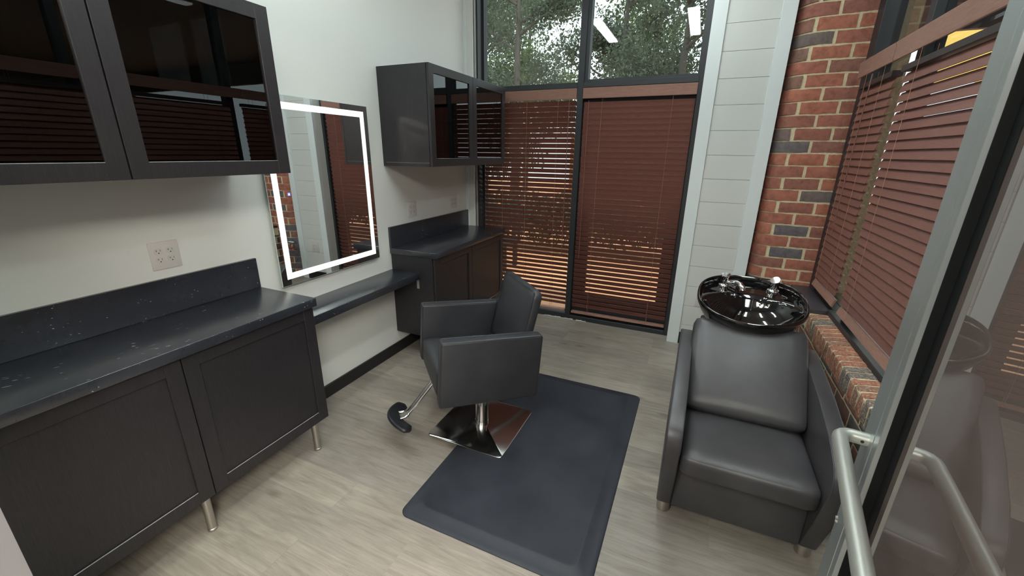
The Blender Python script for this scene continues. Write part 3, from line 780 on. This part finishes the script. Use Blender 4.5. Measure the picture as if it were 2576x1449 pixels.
# tilt the pad towards the sitter
def LP(a, b, z):
    dz = z-.128; db = b+.47; q = -.25
    return LC(a, -.47+db*math.cos(q)-dz*math.sin(q)*-1*-1, .130+dz*math.cos(q)+db*math.sin(q)*-1*-1)
fp = mb.build('footrest_pad', M_rubber, ch, LP, off=co, sharp=50)
for s0, s1 in ((-.85, -.22), (.22, .85)):
    mb = MB()
    for o_ in (-.018, -.006, .006, .018):
        pts = []
        for i in range(9):
            s_ = s0+(s1-s0)*i/8; tx = Vector((.136, .156*s_, 0)).normalized(); nn = Vector((-tx.y, tx.x, 0))
            pts.append((.136*s_+nn.x*o_, -.474+.078*s_*s_+nn.y*o_, .1415))
        mb.tube(pts, .0022, 6)
    mb.build('tread_ridges', M_rubber, fp, LP, off=co)
# column and base
mb = MB(); mb.lathe([(.043, .026), (.043, .055), (.0415, .056), (.0415, .30), (.030, .302), (.030, .35)], 32, Matrix.Translation((BX, BYc, 0)))
mb.build('column', M_chrome, ch, off=co)
mb = MB(); mb.cyl(BX, BYc, .345, .352, .09); mb.build('swivel_plate', M_black, ch, off=co)
bz = .0165; x0, x1, y0, y1 = BX-.247, BX+.247, BYc-.247, BYc+.247
mb = MB(); mb.loft([rrect(x0+.006, x1-.006, y0+.006, y1-.006, .024, bz), rrect(x0, x1, y0, y1, .028, bz+.003), rrect(x0, x1, y0, y1, .028, bz+.008), rrect(x0+.003, x1-.003, y0+.003, y1-.003, .026, bz+.0105)])
mb.build('base_plate', M_base, ch, off=co, sharp=50)

# ------------------------------------------------------------------ SHAMPOO CHAIR WITH BASIN
sh = empty('shampoo_chair', (2.52, .75, 0)); tag(sh, 'black vinyl shampoo armchair with a glossy black hair-wash basin at its head', 'shampoo chair'); so = (2.52, .75, 0)
# arm profile in (y, z)
armp = [(.285, .062), (.215, .25), (.160, .44), (.155, .475), (.163, .508), (.182, .538), (.21, .558), (.32, .606), (.53, .652), (.75, .680), (.90, .694), (.97, .690), (1.01, .665), (1.02, .62), (1.02, .062)]
for (xa, xb) in ((2.197, 2.262), (2.778, 2.843)):
    mb = MB(); mb.prism(armp, 'x', xa, xb, .010, 3); a = mb.build('armrest', M_vinyl2, sh, off=so, sharp=28)
    mb = MB()
    for xp in (xa+.003, xb-.003):
        mb.tube([(xp, y, z-.003) for y, z in armp[2:13]], .002, 6)
    mb.build('seam_piping', M_vinyl2, a, off=so)
mb = MB(); mb.box(2.262, 2.778, .285, 1.02, .062, .335, .006, 2); mb.build('body', M_vinyl2, sh, off=so)
def LS(a, b, z):                         # seat cushion: crowned and rolled over at the front
    return (a, b, z)
mb = MB(); soft_box(mb, 2.264, 2.776, .178, .66, .318, .432, .038, .012, n=12)
mb.build('seat_cushion', M_vinyl2, sh, sharp=80, off=so)
mb = MB(); soft_box(mb, -.262, .262, -.055, .055, 0, .50, .035, .016, n=12)
aa = math.radians(46)
def LBk(a, b, z):
    q = 2.518+a; return (q, .555+z*math.sin(aa)+b*math.cos(aa), .435+z*math.cos(aa)-b*math.sin(aa)-.0)
mb.build('back_cushion', M_vinyl2, sh, LBk, off=so, sharp=80)
mb = MB(); mb.box(2.300, 2.740, .93, 1.24, .03, .70, .012, 2); mb.build('basin_support', M_black, sh, off=so)
for (x, y) in ((2.232, .325), (2.808, .325), (2.232, .96), (2.808, .96)):
    mb = MB(); mb.lathe([(.026, 0), (.030, .003), (.030, .055), (.028, .064)], 24, Matrix.Translation((x, y, 0))); mb.build('foot', M_nickel, sh, off=so)
# basin
TB = math.atan2(.115, .47)
bc = Vector((2.522, 1.035, .905))
def LN(u, v, z):
    return (bc.x+u, bc.y+v*math.cos(TB)-z*math.sin(TB), bc.z+v*math.sin(TB)+z*math.cos(TB))
NA = 96
def outline(sx, sy, k, e=2.6):
    out = []
    for i in range(NA):
        a = 2*math.pi*i/NA; c, s = math.cos(a), math.sin(a)
        # rounded egg: flatter at the back, rounder in front
        ex = e if s > 0 else 2.25
        x = math.copysign(abs(c)**(2/ex), c); y = math.copysign(abs(s)**(2/ex), s)
        out.append((x*sx, y*sy))
    return out
def ring(f, z, cy=0.0, dx=1.0, dy=1.0, e=2.6, dip=0.0):
    out = []
    for i, (x, y) in enumerate(outline(.268*f*dx, .250*f*dy, 0, e)):
        a = 2*math.pi*i/NA; fr_ = max(0.0, -math.sin(a)); g = math.exp(-((x/.10)**2))*fr_ if y < 0 else 0
        out.append((x, y+cy, z-dip*g))
    return out
rings = []
# underside from the centre up, over the rim, down into the bowl
for f, z, cy in ((.02, -.190, -.01), (.25, -.188, -.01), (.48, -.178, -.01), (.66, -.155, -.008), (.80, -.120, -.005), (.90, -.082, 0), (.955, -.050, 0), (.985, -.030, 0), (1.0, -.019, 0), (1.0, -.008, 0), (.990, .001, 0), (.975, .004, 0), (.958, .003, 0), (.945, -.003, 0), (.930, -.013, 0)):
    rings.append(ring(f, z, cy, dip=.007 if f > .9 else 0))
def bowl(u, v):
    # deck behind, bowl in front
    q = math.sqrt((u/.232)**2+((v+.062)/.150)**2)
    t = max(0.0, 1-(q/1.02)**2.4)**.85
    deck = -.020-.016*max(0, min(1, (v-.0)/.1))
    q2 = max(0, min(1, (q-.9)/.2))
    return deck-.128*t
for f in (.915, .89, .86, .82, .78, .73, .68, .62, .55, .48, .40, .32, .24, .16, .09, .03):
    rg = []
    for (x, y, z) in ring(f, 0, 0):
        rg.append((x, y, bowl(x, y)))
    rings.append(rg)
mb = MB(); mb.loft(rings); bs = mb.build('basin', M_gloss, sh, LN, off=so, sharp=75)
bs['label'] = 'glossy black ceramic basin'
# taps
for u in (-.128, .122):
    mb = MB(); T_ = Matrix.Translation((u, .170, -.036))
    mb.lathe([(.031, 0), (.032, .005), (.030, .012), (.023, .017), (.0205, .022), (.0205, .060), (.022, .064)], 28, T_)
    mb.build('tap_body', M_chrome, bs, LN, off=so)
    mb = MB()
    R_ = Matrix.Translation((u, .170, .033)) @ Matrix.Rotation(.30 if u > 0 else .12, 4, 'X') @ Matrix.Rotation(-.38 if u > 0 else 0, 4, 'Y')
    mb.lathe([(.004, -.008), (.022, -.007), (.026, 0), (.025, .006), (.004, .007)], 28, R_)
    mb.build('tap_handle', M_chrome, bs, LN, off=so)
mb = MB(); mb.tube([(-.110, .165, -.012), (-.085, .155, -.004), (-.066, .140, .006), (-.050, .118, .008), (-.040, .100, .001), (-.036, .090, -.012)], [.016, .017, .016, .017, .018, .0165], 16)
mb.tube([(-.100, .175, -.028), (-.062, .150, -.026)], .013, 12)
mb.build('spray_spout', M_chrome, bs, LN, off=so)
mb = MB(); mb.lathe([(.004, 0), (.020, 0), (.022, .003), (.012, .004), (.004, .003)], 24, Matrix.Translation((0, -.062, -.156))); mb.build('drain', M_chrome, bs, LN, off=so)
# water valves on the pier behind the chair
for i, (z, m_, lb) in enumerate(((.50, M_white, 'white lever water valve on the brick behind the basin, the upper one'), (.415, M_red, 'red lever water valve on the brick behind the basin, the lower one'))):
    r_0 = empty('water_valve', (2.70, YQ-.01, z)); tag(r_0, lb, 'valve', 'water supply valves')
    mb = MB(); mb.tube([(0, .012, 0), (0, -.05, 0)], .010, 12).tube([(0, -.03, 0), (0, -.03, -.05)], .008, 12); mb.build('valve_body', M_brass, r_0)
    mb = MB(); mb.box(-.09, .012, -.062, -.048, -.007, .007, .003, 2); mb.build('lever', m_, r_0)

# ------------------------------------------------------------------ FRONT DOOR (open glass door at the right)
AL = -.171; tD = Vector((-math.sin(-AL), -math.cos(AL), 0)); nD = Vector((math.cos(AL), math.sin(AL), 0))
# leading edge of the glass plane
PL = Vector((2.56, -.482, 0))
d1 = empty('door_1', (PL.x, PL.y, 0)); d1['kind'] = 'structure'
def LD(s, n, z):      # s along the door from the leading edge to the hinge, n towards the wall side, 0 = room face
    p = PL+tD*s+nD*n; return (p.x-PL.x, p.y-PL.y, z)
DW = .84; SW = .104
ZTd = 2.42
mb = MB()
mb.box(0, .074, 0, .048, .01, ZTd, .0012, 1)
mb.box(.076, SW, .0005, .0475, .01, ZTd, .0008, 1); mb.box(.07, .08, .003, .045, .01, ZTd)
mb.box(DW-.05, DW, 0, .048, .01, ZTd, .0012, 1); mb.box(SW, DW-.05, 0, .048, .01, .11, .0012, 1); mb.box(SW, DW-.05, 0, .048, ZTd-.07, ZTd, .0012, 1)
mb.build('door_frame', M_alu, d1, LD)
mb = MB(); mb.box(SW-.004, SW+.0025, .0085, .0395, .11, ZTd-.07); mb.build('gasket_and_reflection', M_gasket, d1, LD)
mb = MB(); mb.box(SW+.0025, SW+.034, .0225, .0238, .11, ZTd-.07); mb.build('gasket_and_reflection', M_gasket, d1, LD)  # black strip on the glass painting the gasket's reflection
mb = MB(); mb.box(SW, DW-.05, .024, .030, .11, ZTd-.07); mb.build('door_glass', M_doorglass, d1, LD)
zt, z2 = 1.112, 1.140; o_ = -.046; rr = .0132; s0 = .040; s1 = .745; rb = .022
path = [(s0, .002, zt)] + [(s0+rb-rb*math.cos(a), o_+rb-rb*math.sin(a), zt) for a in (0, .4, .8, 1.2, 1.57)]
path += [(s0+(s1-s0)*q, o_, zt+(z2-zt)*q) for q in (.15, .4, .6, .85)] + [(s1-rb+rb*math.sin(a), o_+rb-rb*math.cos(a), z2) for a in (0, .4, .8, 1.2, 1.57)] + [(s1, .024, z2)]
mb = MB(); mb.tube(path, rr, 24); hd = mb.build('door_handle', M_alus, d1, LD)
mb = MB(); mb.tube([(s0+rr-.001, -.010, zt), (s0+rr+.0006, -.010, zt)], .0030, 10); mb.build('set_screw', M_slot, hd, LD)
for z_, s__ in ((.885, .012),):
    mb = MB(); mb.tube([(s__, .001, z_), (s__, -.004, z_)], [.009, .006], 14); mb.build('screw', M_chrome, d1, LD)

# ------------------------------------------------------------------ CEILING LIGHTS
def strip(x, y, z, ln, label, group, m_, wd=.13, name='ceiling_light'):
    rt = empty(name, (x, y, z)); tag(rt, label, 'ceiling light', group)
    mb = MB(); mb.box(-wd/2-.01, wd/2+.01, -ln/2-.01, ln/2+.01, -.045, 0, .004, 1); mb.build('housing', M_lampb, rt)
    mb = MB(); mb.box(-wd/2, wd/2, -ln/2, ln/2, -.062, -.0455, .006, 2); mb.build('diffuser', m_, rt)
strip(.70, .02, H, 1.20, 'long white ceiling strip light seen mirrored in the middle of the right upper pane', 'ceiling strip lights', M_lamp)
strip(1.84, .02, H, 1.20, 'long white ceiling strip light mirrored at the right edge of the right upper pane', 'ceiling strip lights', M_lamp)
strip(1.84, 1.56, H, 1.20, 'added unseen ceiling strip light nearest the back window, outside the picture', 'ceiling strip lights', M_lamp)  # added unseen lamp, brightens the middle of the floor
strip(2.90, .02, H, 1.20, 'added unseen ceiling strip light above the shampoo chair, outside the picture', 'ceiling strip lights', M_lamp)  # added unseen lamp, brightens the pier and the back wall
strip(1.2, -2.9, 3.0, 1.2, 'added dimmer square fill panel on the hallway ceiling, straight behind the camera', 'added hallway fill panels', M_hfill2, wd=1.1)  # added unseen fill light from behind the camera
strip(3.45, -2.6, 3.0, 1.2, 'added warm bright square fill panel on the hallway ceiling, right of the doorway', 'added hallway fill panels', M_hfill, wd=1.1)  # added unseen fill light reaching under the wall cabinets


# ------------------------------------------------------------------ OUTSIDE
def m_ground():
    m = mat('peach_concrete', (.62, .36, .2), .85, spec=.2); c = coords(m); n = noise(m, c, 1.2, 5, .6)
    r = ramp(m, n, 'Fac', [(.3, (.62, .30, .16)), (.7, (.76, .40, .23))]); L(m, r, 'Color', BS(m), 'Base Color'); return m
mb = MB(); mb.box(-14, 18, 2.62, 26, -.20, -.10); mb.box(3.36, 18, -8, 2.62, -.20, -.10); tag(mb.build('patio_ground', m_ground()), kind='structure')
M_ext = mat('exterior_dark_soffit', (.035, .037, .042), .6)
mb = MB(); mb.box(3.36, 12, -6, 5.0, 3.32, 3.42).box(11.8, 12, -6, 5.0, 2.3, 3.32).box(3.36, 12, 4.98, 5.06, 2.93, 3.42); tag(mb.build('ceiling_added_canopy', M_ext), kind='structure')  # added canopy and fascia, sized to keep the upper right glass dark
mb = MB(); mb.box(-1.2, 3.5, -1.5, 2.75, H+.1, H+.2); tag(mb.build('roof', M_ext), kind='structure')
M_or = mat('orange_stucco', (.62, .27, .08), .8)
def bench(x, y, rz):
    rt = empty('garden_bench', (x, y, -.10), rz); tag(rt, 'slatted bench on the patio outside, glimpsed between the left blind slats', 'bench')
    mb = MB()
    for k in range(5): mb.box(-.8, .8, -.2+.09*k, -.13+.09*k, .42, .45)
    mb.build('seat', M_black, rt)
    mb = MB()
    for k in range(17): mb.box(-.78+.095*k, -.745+.095*k, .24, .27, .45, .9)
    mb.box(-.8, .8, .235, .275, .9, .95); mb.build('backrest', M_black, rt)
    for sx in (-.7, .7):
        for sy in (-.18, .24):
            mb = MB(); mb.box(sx-.03, sx+.03, sy-.03, sy+.03, 0, .42); mb.build('leg', M_black, rt)
bench(-1.1, 4.3, 0.0)
def leafmat(name, col):
    m = mat(name, col, .55, spec=.3); b = BS(m)
    c = coords(m); n = noise(m, c, 2.5, 3); r = ramp(m, n, 'Fac', [(.3, tuple(x*.6 for x in col)), (.7, tuple(x*1.5 for x in col))]); L(m, r, 'Color', b, 'Base Color')
    # light through the leaf
    nt = m.node_tree; tl = nt.nodes.new('ShaderNodeBsdfTranslucent'); L(m, r, 'Color', tl, 'Color')
    mx = nt.nodes.new('ShaderNodeMixShader'); mx.inputs[0].default_value = .4
    out = nt.nodes['Material Output']; nt.links.new(b.outputs[0], mx.inputs[1]); nt.links.new(tl.outputs[0], mx.inputs[2]); nt.links.new(mx.outputs[0], out.inputs[0])
    return m
M_leaf = [leafmat('oak_leaf', (.10, .125, .085)), leafmat('green_leaf', (.13, .18, .075))]
M_bark = mat('bark', (.10, .085, .07), .9)
def leaves(centers, radii, n, size, seed):
    r = np.random.default_rng(seed); k = r.integers(0, len(centers), n)
    d = r.normal(size=(n, 3)); d /= np.linalg.norm(d, axis=1)[:, None]
    rad = r.random(n)**.45; C = np.array(centers)[k]; R = np.array(radii)[k]
    P = C+d*(rad[:, None]*R[:, None])*np.array([1, 1, .8])
    a = r.normal(size=(n, 3)); a /= np.linalg.norm(a, axis=1)[:, None]
    b = np.cross(a, r.normal(size=(n, 3))); b /= np.linalg.norm(b, axis=1)[:, None]
    c = np.cross(a, b)
    s = size*(.6+.8*r.random(n))[:, None]
    V = np.stack([P-a*s, P-b*s*.5+c*s*.12, P+a*s, P+b*s*.5+c*s*.12], 1).reshape(-1, 3)
    return V
def tree(x, y, h, spread, label, mi, seed, n=7500, size=.055, z0=None):
    rt = empty('leafy_tree', (x, y, -.10)); tag(rt, label, 'tree', 'trees outside the back window')
    r = random.Random(seed); mb = MB(); tips = []
    mb.tube([(0, 0, 0), (.05, .02, h*.22), (.02, .05, h*.45), (.08, 0, h*.7), (.05, .05, h*.9)], [.13, .11, .085, .05, .02], 10)
    for i in range(16):
        a = r.uniform(0, 6.28); zb = h*r.uniform(.16, .8); ln = spread*r.uniform(.6, 1.0)
        p1 = (math.cos(a)*ln*.4, math.sin(a)*ln*.4, zb+ln*.22); p2 = (math.cos(a+.2)*ln*.8, math.sin(a+.2)*ln*.8, zb+ln*.5)
        mb.tube([(0.03, 0.02, zb), p1, p2], [.04, .026, .010], 7); tips += [p1, p2]
        for q in range(2):
            a2 = a+r.uniform(-.9, .9); p3 = (p1[0]+math.cos(a2)*ln*.45, p1[1]+math.sin(a2)*ln*.45, p1[2]+ln*r.uniform(.05, .4)); mb.tube([p1, p3], [.018, .006], 6); tips.append(p3)
    mb.build('trunk', M_bark, rt)
    rads = [spread*r.uniform(.30, .50) for _ in tips]
    V = leaves(tips, rads, n, size, seed)
    if z0 is not None: pass
    me = bpy.data.meshes.new('foliage'); F = np.arange(len(V)).reshape(-1, 4)
    me.from_pydata(V.tolist(), [], F.tolist()); me.materials.append(M_leaf[mi]); o = bpy.data.objects.new('foliage', me); COL.objects.link(o); o.parent = rt
tree(-2.1, 8.3, 6.4, 1.5, 'loose leafy tree nearest the glass in the left upper pane', 0, 1, n=18000, size=.040)
tree(1.5, 8.3, 6.2, 1.5, 'dark leafy tree nearest the glass in the right upper pane', 0, 3, n=18000, size=.040)
tree(-5.0, 12.3, 7.6, 1.8, 'leafy tree at the far left beyond the glass, second row', 0, 4, n=15000, size=.055)
tree(-.45, 12.3, 7.8, 1.85, 'branching tree behind the centre mullion with small gaps of sky', 0, 2, n=19000, size=.055)
tree(4.1, 12.3, 7.6, 1.8, 'leafy tree hidden mostly by the white trim at the right of the window', 0, 7, n=12000, size=.055)
tree(-10.7, 17.2, 9.6, 2.2, 'pale green tree farthest back, beyond the left edge of the window', 1, 5, n=6000, size=.065)
tree(-5.4, 17.2, 9.8, 2.2, 'pale green tree farthest back, in the middle of the left upper pane', 1, 6, n=21000, size=.065)
tree(-.1, 17.2, 9.8, 2.2, 'pale green tree farthest back, beside the centre mullion in the right upper pane', 1, 8, n=21000, size=.065)
tree(5.2, 17.2, 9.6, 2.2, 'pale green tree farthest back, beyond the right edge of the window', 1, 9, n=6000, size=.065)
# low hedge
def hedge():
    r = np.random.default_rng(9); xs = np.linspace(-6, 6, 40); cs = [(x, 5.85+.08*math.sin(x*2), .52+.08*math.sin(x*5)) for x in xs]
    V = leaves(cs, [.58]*40, 26000, .045, 9)
    me = bpy.data.meshes.new('hedge'); me.from_pydata(V.tolist(), [], np.arange(len(V)).reshape(-1, 4).tolist()); me.materials.append(M_leaf[0])
    o = bpy.data.objects.new('hedge', me); COL.objects.link(o); tag(o, 'low dark hedge across the patio, glimpsed between the back blind slats', 'hedge')
hedge()
mb = MB(); mb.box(-2.5, -1.0, 14.6, 14.8, -.1, 2.35); tag(mb.build('garden_wall', M_or), 'sunlit orange wall beyond the patio, glimpsed through the left blind', 'wall')

M_aw = mat('yellow_canvas', (.85, .55, .13), .8)
_t = M_aw.node_tree.nodes.new('ShaderNodeBsdfTranslucent'); _t.inputs[0].default_value = (.9, .58, .14, 1)
_m = M_aw.node_tree.nodes.new('ShaderNodeMixShader'); _m.inputs[0].default_value = .12
M_aw.node_tree.links.new(BS(M_aw).outputs[0], _m.inputs[1]); M_aw.node_tree.links.new(_t.outputs[0], _m.inputs[2])
M_aw.node_tree.links.new(_m.outputs[0], M_aw.node_tree.nodes['Material Output'].inputs[0])
mb = MB(); mb.prism([(7.3, 2.7), (7.7, 3.9), (7.73, 3.9), (7.33, 2.7)], 'x', 4.95, 6.3)
tag(mb.build('yellow_awning', M_aw), 'yellow canvas awning flap outside, glimpsed under the right valance', 'awning')
